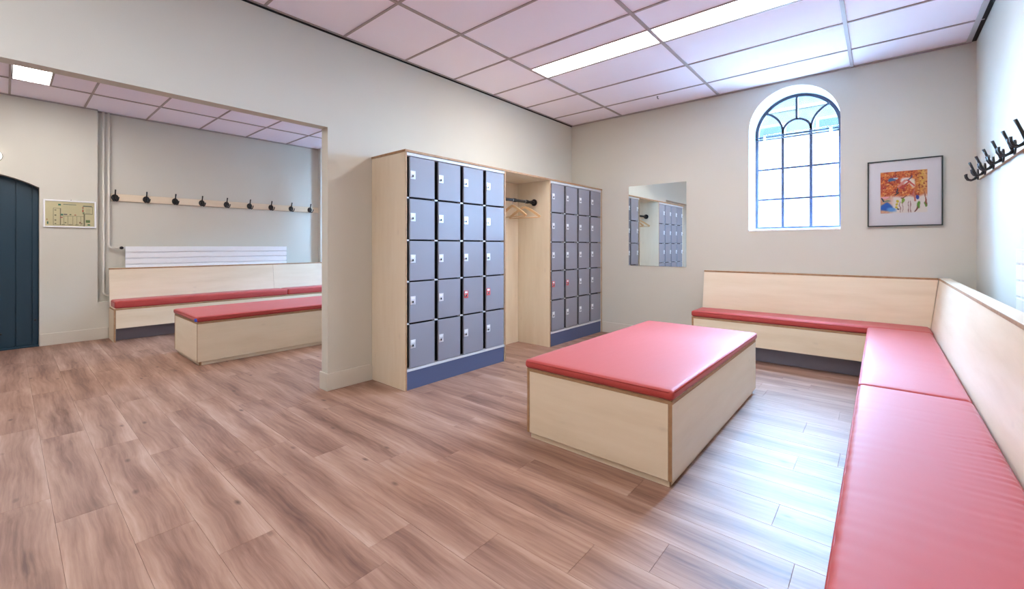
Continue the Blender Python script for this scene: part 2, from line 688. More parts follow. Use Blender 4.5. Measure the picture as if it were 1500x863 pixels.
wne = box('wall_far_end', XN - 0.2, XD, NY1, YB, 0, ZC + 0.12, M_WALL)
props(wne, 'wall beyond the niche hidden by the partition', 'wall', kind='structure')

wdb = box('light_block_behind_door', XD - 0.42, XD - 0.302, YF, NY0, -0.009, ZC + 0.12, M_VOID)  # unseen block added to stop daylight leaking round the door
props(wdb, 'added dark block sealing the doorway behind the door against daylight', 'wall', kind='structure')
rf = box('light_block_roof_slab', XN - 0.4, XR + 0.2, YF - 0.2, YB + WALL_D, ZC + 0.121, ZC + 0.30, M_VOID)  # unseen slab added over both rooms against sky light leaks
props(rf, 'added roof slab keeping sky light out above the suspended ceilings', 'roof', kind='structure')

# ---- baseboards
BH, BT = 0.14, 0.014


def baseboard(name, x0, x1, y0, y1, label):
    o = box(name, x0, x1, y0, y1, 0, BH, M_BASE, bevel=0.003)
    props(o, label, 'baseboard', kind='structure')


baseboard('baseboard_left', XL, XL + BT, OPEN_Y - BT, 2.07, 'short painted baseboard between the opening and the lockers')
baseboard('baseboard_jamb', XL - WT - BT, XL, OPEN_Y - BT, OPEN_Y, 'painted baseboard wrapping the end of the partition')
baseboard('baseboard_back', -2.89, -1.58, YB - BT, YB, 'painted baseboard below the mirror')
baseboard('baseboard_far', XD, XD + BT, DY + DW / 2 + 0.004, 0.842, 'painted baseboard between the dark door and the far bench')
baseboard('baseboard_right', XR - BT, XR, YF, YB - BT, 'painted baseboard behind the long bench')


# ---- ceilings: slab, tiles, grid bars
def grid_ceiling(name, xs, ys, z, x0, x1, y0, y1, lights, label):
    c = box(name, x0, x1, y0, y1, z + 0.06, z + 0.10, M_VOID)
    props(c, label, 'ceiling', kind='structure')
    base = c.location
    cache = {}
    X = [x0 + 0.006] + [v for v in xs if x0 + 0.05 < v < x1 - 0.05] + [x1 - 0.006]
    Y = [y0 + 0.006] + [v for v in ys if y0 + 0.05 < v < y1 - 0.05] + [y1 - 0.006]

    def tile(ax, bx, ay, by):
        key = (round(bx - ax, 3), round(by - ay, 3))
        if key not in cache:
            b = bm_box(-key[0] / 2, key[0] / 2, -key[1] / 2, key[1] / 2, 0.004, 0.02, 0.002)
            me = bpy.data.meshes.new('ceiling_tile')
            b.to_mesh(me)
            b.free()
            me.materials.append(M_TILE)
            cache[key] = me
        o = bpy.data.objects.new('ceiling_tile', cache[key])
        COL.objects.link(o)
        o.parent = c
        o.location = Vector(((ax + bx) / 2, (ay + by) / 2, z)) - base

    for i in range(len(X) - 1):
        for j in range(len(Y) - 1):
            ax, bx, ay, by = X[i] + .004, X[i + 1] - .004, Y[j] + .004, Y[j + 1] - .004
            hit = None
            for (lx0, lx1, ly0, ly1) in lights:
                if ax < (lx0 + lx1) / 2 < bx and ay < (ly0 + ly1) / 2 < by:
                    hit = (ly0, ly1)
            if hit:
                if hit[0] - ay > 0.08:
                    tile(ax, bx, ay, hit[0] - .01)
                if by - hit[1] > 0.08:
                    tile(ax, bx, hit[1] + .01, by)
            else:
                tile(ax, bx, ay, by)
    hw = 0.011

    def bar(ax, bx, ay, by, dz=0.0):
        b = bm_box(ax, bx, ay, by, z - 0.003 + dz, z + 0.006 + dz)
        for v in b.verts:
            v.co -= base
        obj('grid_bar', b, M_GRID, c)
    for x in X[1:-1]:
        bar(x - hw - 0.002, x + hw + 0.002, y0 + 0.012, y1 - 0.012, -0.001)
    for yy in Y[1:-1]:
        bar(x0 + 0.012, x1 - 0.012, yy - hw * 0.8, yy + hw * 0.8)
    for (lx0, lx1, ly0, ly1) in lights:
        for yy in (ly0 - 0.006, ly1 + 0.006):
            if min(abs(yy - v) for v in Y) > 0.03:
                bar(lx0, lx1, yy - 0.006, yy + 0.006)
    return c


LY0, LY1 = 3.325, 3.592
A_XS = [-2.61, -1.41, -0.21]
A_YS = [1.205 + 0.6 * i for i in range(-5, 7)]
A_L = [(-2.598, -1.422, LY0, LY1), (-1.398, -0.222, LY0, LY1), (-2.598, -1.422, LY0 - 4.2, LY1 - 4.2), (-1.398, -0.222, LY0 - 3.0, LY1 - 3.0)]  # last two panels are out of view, added as fill light
grid_ceiling('ceiling', A_XS, A_YS, ZC, XL, XR, YF, YB, A_L, 'suspended ceiling of pale tiles in a metal grid')
B_XS = [-6.72, -5.52, -4.32]
B_YS = [0.03 + 0.6 * i for i in range(-3, 9)]
B_L = [(-6.708, -5.532, 0.044, 0.305), (-5.508, -4.332, 0.044, 0.305), (-5.508, -4.332, 3.044, 3.305)]
grid_ceiling('ceiling_left_room', B_XS, B_YS, ZC2, XN, XL - WT, YF, YB, B_L, 'suspended tile ceiling of the adjoining room')

# perimeter trims: dark strips whose colour gives the shadow gaps and the grey angle along the right wall
n = 1


def trim(x0, x1, y0, y1, z0, z1, mat, label):
    global n
    o = box('trim_%d' % n, x0, x1, y0, y1, z0, z1, mat)
    props(o, label, 'trim', kind='structure')
    n += 1


trim(XL, XL + 0.010, YF, YB, ZC - 0.014, ZC - 0.003, M_VOID, 'thin strip coloured dark as the shadow line where ceiling meets the partition')
trim(XL + 0.010, XL + 0.026, YF, YB, ZC - 0.003, ZC + 0.004, M_GRID, 'grey ceiling edge angle along the partition')
trim(XL + 0.010, XR - 0.03, YB - 0.010, YB, ZC - 0.012, ZC - 0.003, M_GRID, 'brownish ceiling edge angle above the arched window')
trim(XR - 0.062, XR - 0.030, YF, YB - 0.010, ZC - 0.006, ZC + 0.004, M_ALU, 'pale grey ceiling edge angle near the right wall')
trim(XR - 0.030, XR, YF, YB, ZC - 0.002, ZC + 0.012, M_VOID, 'strip coloured black as the shadow gap between ceiling and right wall')
trim(XD, XD + 0.008, YF, NY0, ZC2 - 0.012, ZC2 - 0.003, M_GRID, 'ceiling edge angle above the dark door')
trim(XN, XN + 0.010, NY0, NY1, ZC2 - 0.012, ZC2 - 0.003, M_GRID, 'ceiling edge angle above the coat rail')


# ---- windows
def make_window(name, cx, label):
    yf = YB + 0.315
    fr = obj(name, bm_sweep(arch(cx, WW, WZ0 + 0.02, WZS, inset=0.016), 0.034, yf, yf + 0.04, closed=True), M_WFRAME)
    props(fr, label, 'window', kind='structure')
    base = fr.location
    R = WW / 2 - 0.012
    zb = WZS - 0.042
    z_lo = WZ0 + 0.03

    def part(nm, bm_, mat, parent=fr, **kw):
        for v in bm_.verts:
            v.co -= base
        return obj(nm, bm_, mat, parent, **kw)
    third = WW / 6 - 0.004
    for s in (-1, 1):
        part('mullion', bm_box(cx + s * third - 0.0135, cx + s * third + 0.0135, yf + .004, yf + 0.036, z_lo, WZS), M_WFRAME)
    for z in (1.69, 2.03):
        part('glazing_bar', bm_box(cx - R, cx + R, yf + .008, yf + 0.03, z - 0.010, z + 0.010), M_WFRAME)
    # transom rods with brackets
    for z in (zb + 0.012, zb - 0.016):
        part('transom_rod', bm_tube([(cx - R - 0.008, yf - 0.012, z), (cx + R + 0.008, yf - 0.012, z)], 0.009, 10), M_WFRAME, smooth=True)
    for s in (-1, 1):
        part('transom_bracket', bm_box(cx + s * (R - 0.085) - 0.014, cx + s * (R - 0.085) + 0.014, yf - 0.024, yf, zb - 0.028, zb + 0.024, 0.003), M_CHROME)
    # arched tracery
    part('tracery_bar', bm_sweep([(cx + third * math.cos(PI * i / 16), WZS + third * math.sin(PI * i / 16)) for i in range(17)], 0.022, yf + .004, yf + .036), M_WFRAME)
    part('tracery_bar', bm_box(cx - 0.011, cx + 0.011, yf + .004, yf + .036, WZS + third, WZS + R), M_WFRAME)
    rr = R - third
    xi = (rr * rr - 2 * R * R) / (2 * R)
    th = math.atan2(math.sqrt(R * R - xi * xi), xi + R)
    for s in (-1, 1):
        part('tracery_bar', bm_sweep([(cx + s * (R - rr * math.cos(th * i / 14)), WZS + rr * math.sin(th * i / 14)) for i in range(15)], 0.022, yf + .004, yf + .036), M_WFRAME)
    # panes: frosted self-glowing ones below, clear ones in the arch
    xs = [cx - R + .004, cx - third, cx + third, cx + R - .004]
    zs = [z_lo, 1.69, 2.03, zb]
    for i in range(3):
        for j in range(3):
            part('pane', bm_box(xs[i] + .008, xs[i + 1] - .008, yf + .018, yf + .022, zs[j] + .006, zs[j + 1] - .006), M_PANE)
    A = [(-third * math.cos(PI / 2 * i / 8), third * math.sin(PI / 2 * i / 8)) for i in range(9)]          # left half of small arc, upwards
    Bq = [(-R + rr * math.cos(th * i / 10), rr * math.sin(th * i / 10)) for i in range(11)]               # left tracery, upwards
    t0 = math.atan2(Bq[-1][1], Bq[-1][0])
    C1 = [(R * math.cos(t0 + (PI - t0) * i / 10), R * math.sin(t0 + (PI - t0) * i / 10)) for i in range(11)]
    C2 = [(R * math.cos(PI / 2 + (t0 - PI / 2) * i / 10), R * math.sin(PI / 2 + (t0 - PI / 2) * i / 10)) for i in range(11)]
    side = Bq[:-1] + C1
    upper = A[::-1] + Bq[1:-1] + C2[::-1]
    half = [(third * math.cos(PI * i / 16), third * math.sin(PI * i / 16)) for i in range(17)]
    for poly in (half, side, upper, [(-a, b) for a, b in side], [(-a, b) for a, b in upper]):
        part('pane', bm_prism([(cx + a, WZS + b) for a, b in poly], yf + .018, yf + .022, 'XZ'), M_GLASS)
    part('window_sill', bm_box(cx - WW / 2 + 0.002, cx + WW / 2 - .002, YB - 0.006, yf + 0.04, WZ0 - 0.012, WZ0 + 0.006, 0.003), M_REVEAL)
    return fr


make_window('window_1', WX, 'round-arched dark iron window with frosted panes beside the picture')
make_window('window_2', W2X, 'round-arched window of the adjoining room hidden by the partition')

# ground outside and the neighbouring house seen through the arch
gr = box('ground_outside', -45, 45, YB + WALL_D, 60, -0.9, -0.5, M_GROUND)
props(gr, 'paved ground outside the window', 'ground', kind='structure')
nb = thing('neighbouring_house', 'pale house facade seen through the arch of the window', 'building', (-3.0, 25.0, -0.5))
box('facade_wall', -10, 10, 0, 0.6, 0, 9.6, M_FACADE, nb)
for i in range(7):
    for z in (1.2, 3.8, 6.4):
        w = box('house_window', -6.85 + i * 2.5, -5.55 + i * 2.5, -0.06, 0.02, z, z + 1.38, M_FACADE2, nb)
        obj('house_pane', bm_box(-0.52, 0.52, -0.045, -0.03, 0.13, 1.25), M_FACADEG, w)
box('cornice', -10.2, 10.2, -0.35, 0.7, 9.6, 9.85, M_FACADE2, nb)
for z in (3.1, 8.35):
    box('string_course', -10.02, 10.02, -0.06, 0.05, z, z + 0.16, M_FACADE2, nb)

# ---- dark arched door of the left room
door = thing('door_1', 'dark teal boarded door under a shallow arch', 'door', (XD - 0.10, DY, 0))
door['kind'] = 'structure'


def door_z(yy):
    return za - DR + math.sqrt(max(DR * DR - yy * yy, 0)) - 0.004


edges = [-0.496, -0.43, -0.305, -0.18, -0.055, 0.07, 0.195, 0.32, 0.445, 0.496]
for a, b in zip(edges[:-1], edges[1:]):
    g = 0.0055
    pts = [(a + g, 0.012), (b - g, 0.012)] + [(b - g - (b - a - 2 * g) * i / 3, door_z(b - g - (b - a - 2 * g) * i / 3)) for i in range(4)]
    obj('door_board', bm_prism(pts, -0.03, 0.0, 'YZ'), M_TEAL, door)
pts = [(-0.498, 0.012), (0.498, 0.012)] + [(0.498 - 0.996 * i / 12, door_z(0.498 - 0.996 * i / 12)) for i in range(13)]
obj('door_backing', bm_prism(pts, -0.05, -0.031, 'YZ'), M_TEAL, door)
box('threshold', -0.06, 0.10, -0.498, 0.498, 0.0, 0.010, M_TEAL, door)
for (yy, z) in ((0.47, 0.30), (0.21, 0.17)):
    obj('bolt', bm_tube([(-.001, yy, z), (0.012, yy, z)], 0.010, 10), M_IRON, door)


# ================================================================== BUILT-IN FURNITURE
# ---- locker cabinets
XF = -2.897
LH, LW, LD = 1.922, 1.2127, XF - XL


def make_lockers(name, y0, label, reds):
    """Local frame: x = depth out from the wall, y along the wall."""
    t = thing(name, label, 'lockers', (XL, y0, 0))
    D = LD
    ply('side_panel', 0.002, D, 0, 0.016, 0, LH, 2, t)
    ply('side_panel', 0.002, D, LW - 0.016, LW, 0, LH, 2, t)
    box('interior_shade', 0.02, D - 0.055, 0.017, LW - 0.017, 0.15, LH - 0.006, M_BLACK, t)  # solid block, coloured black for the shade behind the door gaps
    box('plinth', D - 0.03, D - 0.010, 0.017, LW - 0.017, 0.0, 0.149, M_PLINTH, t)
    box('frame_strip', D - 0.05, D - 0.003, 0.017, LW - 0.017, 0.150, 0.170, M_FRAMEW, t)
    box('frame_strip', D - 0.05, D - 0.003, 0.017, LW - 0.017, 1.896, LH - 0.002, M_FRAMEW, t)
    rows = [(1.563, 1.891), (1.218, 1.549), (0.882, 1.206), (0.541, 0.870), (0.174, 0.527)]
    first = None
    for r, (z0, z1) in enumerate(rows):
        for c in range(4):
            a = 0.046 + 0.2955 * c
            d = box('door', D - 0.022, D - 0.005, a, a + 0.256, z0, z1, M_DOOR, t, bevel=0.0025)
            h = z1 - z0
            red = (r, c) in reds
            if first is None or True:
                zc = h * 0.55
                lp = obj('lock_plate', bm_box(0.0085, 0.0125, -0.124, -0.073, zc - 0.034, zc + 0.034, 0.0015), M_LOCKRED if red else M_CHROME, d)
                kb = bmesh.new()
                bm_tube([(0.0125, -0.106, zc - 0.010), (0.021, -0.106, zc - 0.010)], 0.0095, 14, kb)
                obj('lock_knob', kb, M_CHROME, d, smooth=False)
                obj('key_slot', bm_box(0.0205, 0.0220, -0.1125, -0.0995, zc - 0.019, zc - 0.002), M_BLACK, d)
                obj('number_tag', bm_box(0.0125, 0.0135, -0.116, -0.084, zc + 0.010, zc + 0.028), M_WHITE, d)
        if r < 4:
            zg = (rows[r][0] + rows[r + 1][1]) / 2
            for c in range(4):
                a = 0.046 + 0.2955 * c
                box('shelf_lip', D - 0.05, D - 0.012, a - 0.036, a - 0.002, zg - 0.006, zg + 0.006, M_FRAMEW, t)
    return t


make_lockers('locker_cabinet', 2.0717, 'grey twenty-door locker cabinet in birch plywood beside the wide opening', {(3, 2), (3, 3)})
make_lockers('locker_cabinet', 4.0514, 'grey twenty-door locker cabinet in birch plywood in the corner near the mirror', {(3, 0), (3, 1)})
tb = ply('locker_top_board', XL + 0.002, XF + 0.004, 2.066, YB - 0.004, LH + 0.0008, LH + 0.019, 1)
props(tb, 'long plywood top board lying over both locker cabinets', 'board')
bp = ply('niche_back_panel', XL + 0.002, XL + 0.018, 2.0717 + LW + 0.002, 4.0514 - 0.002, 0.0, LH - 0.001, 2)
props(bp, 'plywood back panel of the coat niche between the lockers', 'panel')

# ---- black hanging rod and hangers
RX, RZ = -3.12, 1.678
yA, yB_ = 2.0717 + LW, 4.0514
rod = thing('hanging_rod', 'black iron pipe rod across the coat niche', 'rod', (RX, yA, RZ))
obj('rod_tube', bm_tube([(0, 0.012, 0), (0, yB_ - yA - 0.012, 0)], 0.0165, 16), M_IRON, rod, smooth=True)
for yy in (0.002, yB_ - yA - 0.014):
    obj('flange', bm_tube([(0, yy, 0), (0, yy + 0.012, 0)], 0.040, 20), M_IRON, rod)
for yy in (0.06, 0.40, 0.62, yB_ - yA - 0.05):
    obj('collar', bm_tube([(0, yy - 0.018, 0), (0, yy + 0.018, 0)], 0.0215, 16), M_IRON, rod)


def make_hanger(yy, rotz, label):
    t = thing('coat_hanger', label, 'hanger', (RX, yy, RZ - 0.22), rotz, 'wooden hangers on the black rod')
    pts = []
    for i in range(17):
        u = -1 + i / 8
        x = 0.21 * u
        z = 0.155 - 0.118 * abs(u) ** 1.25
        pts.append((x, z))
    pts = [(a, b) for a, b in pts]
    bm_ = bm_sweep(pts, 0.026, -0.007, 0.007)
    obj('shoulder_arm', bm_, M_HANGER, t)
    obj('crossbar', bm_tube([(-0.198, 0, 0.032), (0.198, 0, 0.032)], 0.0055, 8), M_HANGER, t, smooth=True)
    hk = [(0, 0, 0.16), (0, 0, 0.20)] + [(0.0205 * math.sin(a), 0, 0.220 + 0.0205 * -math.cos(a)) for a in [PI * (0.0 + k / 8 * 1.35) for k in range(1, 9)]]
    obj('hook', bm_tube(hk, 0.002, 8), M_CHROME, t, smooth=True)
    return t


make_hanger(3.862, 0.10, 'wooden coat hanger nearest the corner lockers on the rod')
make_hanger(3.648, -0.08, 'wooden coat hanger in the middle of the rod')


# ---- upholstered cushions
def axis_coords(h, r, n):
    e = [0, 0.12, 0.3, 0.6, 1.0]
    lo = [-h + r * q for q in e]
    hi = [h - r * q for q in e[::-1]]
    a, b = lo[-1], hi[0]
    mid = [a + (b - a) * i / n for i in range(1, n)]
    return lo + mid + hi


def make_cushion(name, label, L, W, H, loc, rotz=0.0, wr=0.0, seed=0, folds=(), tag=False, group='red vinyl bench cushions'):
    """Rounded slab, base centre at loc; L along x, W along y."""
    t = thing(name, label, 'cushion', loc, rotz, group)
    r = 0.022
    nx, ny, nz = max(8, int(L / (0.010 if folds else 0.035))), max(6, int(W / 0.035)), 2
    cs = [axis_coords(L / 2, r, nx), axis_coords(W / 2, r, ny), axis_coords(H / 2, r, nz)]
    nn = [len(c) - 1 for c in cs]
    bm_ = bmesh.new()
    vd = {}

    def vert(i, j, k_):
        key = (i, j, k_)
        if key in vd:
            return vd[key]
        p = Vector((cs[0][i], cs[1][j], cs[2][k_]))
        q = Vector((max(-L / 2 + r, min(L / 2 - r, p.x)), max(-W / 2 + r, min(W / 2 - r, p.y)), max(-H / 2 + r, min(H / 2 - r, p.z))))
        d = p - q
        if d.length > 1e-9:
            p = q + d.normalized() * r
        u, v = p.x / (L / 2), p.y / (W / 2)
        if p.z > 0:
            f = (1 - abs(u) ** 6) * (1 - abs(v) ** 4)
            p.z += 0.008 * f * (p.z / (H / 2))
            if wr:
                edge = max(abs(v) ** 6, 0.15)
                w = noise.noise(Vector((p.x * 22 + seed, p.y * 5, seed))) * noise.noise(Vector((p.x * 2.3 + seed * 3, p.y * 2, 1.7)))
                p.z += wr * w * edge * 2.2
            for (fx, fw, fs) in folds:        # slanting pull creases near the wall-side edge
                g = math.exp(-((p.x - fx) / fw) ** 2) * max(0.0, min(1.0, (v - 0.25) / 0.6))
                p.z += 0.0028 * g * math.sin(p.x * 150 + p.y * fs + fx * 9) * (0.6 + 0.4 * math.sin(p.x * 41))
        if abs(p.y) > W / 2 - 0.01 and wr:
            p.y += min(wr * 0.8, 0.0022) * noise.noise(Vector((p.x * 24, p.z * 20, seed + 4)))
        # the sides bow in a little at the corners of the cover
        vd[key] = bm_.verts.new(p + Vector((0, 0, H / 2)))
        return vd[key]

    for ax in range(3):
        o1, o2 = [a for a in range(3) if a != ax]
        for s in (0, nn[ax]):
            for i in range(nn[o1]):
                for j in range(nn[o2]):
                    q = []
                    for (di, dj) in ((0, 0), (1, 0), (1, 1), (0, 1)):
                        idx = [0, 0, 0]
                        idx[ax], idx[o1], idx[o2] = s, i + di, j + dj
                        q.append(vert(*idx))
                    bm_.faces.new(q)
    c = obj('cushion_cover', bm_, M_RED, t, smooth=True)
    x, yv, z = L / 2 - 0.004, W / 2 - 0.004, H * 0.80
    ro = 0.02
    path = [Vector((-x + ro, -yv, z)), Vector((x - ro, -yv, z)), Vector((x, -yv + ro, z)), Vector((x, yv - ro, z)), Vector((x - ro, yv, z)), Vector((-x + ro, yv, z)), Vector((-x, yv - ro, z)), Vector((-x, -yv + ro, z)), Vector((-x + ro, -yv, z))]
    obj('seam_piping', bm_tube(path, 0.0046, 6), M_SEAM, t, smooth=True)
    if tag:
        obj('label_tag', bm_box(tag[0] - 0.012, tag[0] + 0.012, tag[1] - 0.006, tag[1] + 0.006, 0.008, H * 0.72), M_BLUETAG, t)
    return t


# ---- island benches (box seats)
def make_island(label, x0, x1, y0, y1, top=0.425):
    t = thing('box_bench', label, 'bench', ((x0 + x1) / 2, (y0 + y1) / 2, 0))
    a, b = (x1 - x0) / 2, (y1 - y0) / 2
    th = 0.018
    ply('side_panel', -a, -a + th, -b, b, 0.036, top - th - .0005, 1, t)
    ply('side_panel', a - th, a, -b, b, 0.036, top - th - .0005, 1, t)
    ply('end_panel', -a + th + .001, a - th - .001, -b + 0.001, -b + th, 0.036, top - th - .0005, 0, t)
    ply('end_panel', -a + th + .001, a - th - .001, b - th, b - 0.001, 0.036, top - th - .0005, 0, t)
    ply('top_board', -a, a, -b, b, top - th, top, 0, t)
    q = 0.018
    ply('plinth', -a + q, a - q, -b + q, -b + q + th, 0, 0.037, 0, t)
    ply('plinth', -a + q, a - q, b - q - th, b - q, 0, 0.037, 0, t)
    ply('plinth', -a + q, -a + q + th, -b + q + th, b - q - th, 0, 0.037, 1, t)
    ply('plinth', a - q - th, a - q, -b + q + th, b - q - th, 0, 0.037, 1, t)
    return t


make_island('wide birch plywood box bench in the middle of the near room', -1.640, -0.757, 2.055, 3.855)
make_cushion('bench_cushion', 'wide red vinyl cushion on the box bench in the middle of the near room', 1.83, 0.905, 0.052, (-1.1985, 2.955, 0.4255), PI / 2, wr=0.002, seed=3)
make_island('birch plywood box bench in the adjoining room seen through the opening', -5.905, -5.037, 1.202, 3.05)
make_cushion('bench_cushion', 'red vinyl cushion with a blue corner tag on the box bench through the opening', 1.87, 0.89, 0.052, (-5.471, 2.126, 0.4255), PI / 2, wr=0.003, seed=5, tag=(-0.934, -0.432))


# ---- wall benches
def make_wall_bench(label, loc, rotz, L, y_wall, yb0, yb1, cap, ends_, seat_len=None, mit0=(0, 0), mit1=(0, 0), joints=(), seat_from=0.0):
    """Local: x along the bench, y from the seat front (0) to the wall, z up. yb0/yb1: backrest front at seat and at top."""
    t = thing('fitted_bench', label, 'bench', loc, rotz)
    th, zs = 0.018, 0.405
    s0, s1 = seat_from, (seat_len or L)
    if ends_[0]:
        ply('end_panel', s0, s0 + th, 0, y_wall, 0, zs - th, 2, t)
    if ends_[1]:
        ply('end_panel', s1 - th, s1, 0, y_wall, 0, zs - th, 2, t)
    f0, f1 = s0 + (th + .001 if ends_[0] else 0), s1 - (th + .001 if ends_[1] else 0)
    ply('front_panel', f0, f1, 0.002, 0.002 + th, 0.160, zs - th - .0005, 0, t)
    ply('seat_board', s0, s1, 0.0, yb0, zs - th, zs, 0, t)
    box('plinth', f0, f1, 0.135, 0.153, 0.0, 0.160, M_BPLINTH, t)
    # tilted backrest boards
    z0, z1 = zs + 0.004, 0.868
    cuts = [0.0] + list(joints) + [L]
    ln = math.hypot(yb1 - yb0, z1 - z0)
    ny, nz = (z1 - z0) / ln * th, -(yb1 - yb0) / ln * th
    for i in range(len(cuts) - 1):
        a0 = cuts[i] + (mit0[0] if i == 0 else 0.0008)
        a1 = cuts[i] + (mit0[1] if i == 0 else 0.0008)
        b0 = cuts[i + 1] + (mit1[0] if i == len(cuts) - 2 else -0.0008)
        b1 = cuts[i + 1] + (mit1[1] if i == len(cuts) - 2 else -0.0008)
        bm_ = bmesh.new()
        q = [(a0, yb0, z0), (b0, yb0, z0), (b1, yb1, z1), (a1, yb1, z1)]
        v = [bm_.verts.new(p) for p in q] + [bm_.verts.new((p[0], p[1] + ny, p[2] + nz)) for p in q]
        for ids in ((0, 1, 2, 3), (7, 6, 5, 4), (0, 4, 5, 1), (1, 5, 6, 2), (2, 6, 7, 3), (3, 7, 4, 0)):
            f = bm_.faces.new([v[k_] for k_ in ids])
            f.material_index = 0 if ids[0] in (0, 7) and ids[1] in (1, 6) else 1
        obj('backrest', bm_, [M_PLY[0], M_EDGE], t)
    ply('backrest_cap', mit0[1], L + mit1[1], yb1 - 0.003, cap, z1 + 0.0005, z1 + 0.0185, 0, t)
    return t


# along the end wall
make_wall_bench('birch plywood wall bench below the window and the picture', (-1.56, 4.81, 0), 0, 1.885, 0.4445, 0.365, 0.435, 0.455, (True, False), mit1=(-0.001, 0.055))
make_cushion('bench_cushion', 'red vinyl cushion on the wall bench below the window', 1.888, 0.368, 0.062, (-1.56 - 0.006 + 0.944, 4.81 - 0.008 + 0.184, 0.4055), 0, wr=0.002, seed=11)
# along the right wall
RB = 5.175
make_wall_bench('long birch plywood wall bench along the right wall', (-0.082, RB, 0), -PI / 2, RB - 0.79, 0.50, 0.407, 0.467, 0.537, (False, True), seat_from=RB - 4.806, mit0=(0.001, -0.068))
make_cushion('bench_cushion', 'red vinyl cushion on the right wall bench touching the corner', 1.998, 0.402, 0.066, (-0.088 + 0.201, 4.79 - 0.999, 0.4055), -PI / 2, wr=0.004, seed=21)
make_cushion('bench_cushion', 'red vinyl cushion on the right wall bench nearest the viewer', 1.99, 0.402, 0.066, (-0.088 + 0.201, 2.788 - 0.995, 0.4055), -PI / 2, wr=0.005, seed=23, folds=((-0.38, 0.13, 60), (0.0, 0.12, 60), (-0.05, 0.3, 40)))
# in the left room
make_wall_bench('birch plywood wall bench below the far radiator', (-7.051, 0.846, 0), PI / 2, 4.03, 0.385, 0.315, 0.372, 0.398, (True, True), joints=(1.93, 3.86))
make_cushion('bench_cushion', 'red vinyl cushion on the far wall bench nearest the dark door', 1.998, 0.302, 0.090, (-7.051 - 0.148, 0.846 + 1.006, 0.4055), PI / 2, wr=0.010, seed=31)
make_cushion('bench_cushion', 'red vinyl cushion on the far wall bench partly hidden by the partition', 1.998, 0.302, 0.090, (-7.051 - 0.148, 0.846 + 3.012, 0.4055), PI / 2, wr=0.004, seed=33)


# ---- radiators and pipes
def make_radiator(label, loc, rotz, L, n_slats, h=0.079):
    """Local: x along the length, y = 0 front, wall at y = 0.09; top at z = n*h above loc."""
    t = thing('radiator', label, 'radiator', loc, rotz)
    for i in range(n_slats):
        box('slat', 0, L, 0.0, 0.014, i * h + 0.005, (i + 1) * h - 0.005, M_WHITE, t, bevel=0.003)
    box('rear_panel', 0.004, L - 0.004, 0.0145, 0.05, 0.004, n_slats * h - 0.012, M_WHITE, t)
    for x in (0.12, L - 0.16):
        box('wall_bracket', x, x + 0.04, 0.05, 0.094, 0.03, n_slats * h - 0.05, M_WHITE, t)
    return t


r1 = make_radiator('white flat-slat radiator hung below the far coat rail', (XN + 0.095, 1.006, 1.165 - 5 * 0.079), PI / 2, 1.99, 5)
obj('valve_knob', bm_tube([(-0.036, 0.040, 0.372), (-0.036, 0.002, 0.372)], 0.019, 16), M_IRON, r1)
obj('valve_body', bm_tube([(-0.055, 0.045, 0.372), (0.006, 0.045, 0.372)], 0.010, 12), M_CHROME, r1)
make_radiator('white flat-slat radiator at the right picture edge behind the long bench', (XR - 0.095, 3.29, 1.155 - 5 * 0.081), -PI / 2, 2.0, 5, 0.081)


def make_pipe(label, path, clamps):
    t = thing('heating_pipe', label, 'pipe', path[0], 0)
    o = Vector(path[0])
    loc = [Vector(p) - o for p in path]
    obj('pipe_tube', bm_tube(fillet(loc, 0.045), 0.0115, 12), M_PIPE, t, smooth=True)
    for z in clamps:
        zz = z - o.z
        c = obj('pipe_clamp', bm_tube([(0, 0, zz - 0.012), (0, 0, zz + 0.012)], 0.0155, 14), M_PIPE, t)
        obj('clamp_stem', bm_tube([(-0.012, 0, 0.012), (-(path[0][0] - XN) + 0.001, 0, 0.012)], 0.005, 8), M_PIPE, c)
    return t


PX = XN + 0.05
make_pipe('painted heating pipe running down behind the far bench end', [(PX, 0.803, ZC2 - 0.004), (PX, 0.803, 0.545), (PX, 1.10, 0.50)], (1.82,))
make_pipe('painted heating pipe bending into the far radiator valve', [(PX, 0.853, ZC2 - 0.004), (PX, 0.853, 1.142), (PX, 0.955, 1.142)], (1.82,))


# ---- coat rails with hooks
def make_rail(label, loc, rotz, L):
    """Local: x along the rail, wall at y = 0, room at y < 0."""
    t = thing('coat_rail', label, 'rail', loc, rotz)
    ply('rail_board', 0, L, -0.018, 0, 0, 0.094, 0, t)
    return t


hook_src = {}


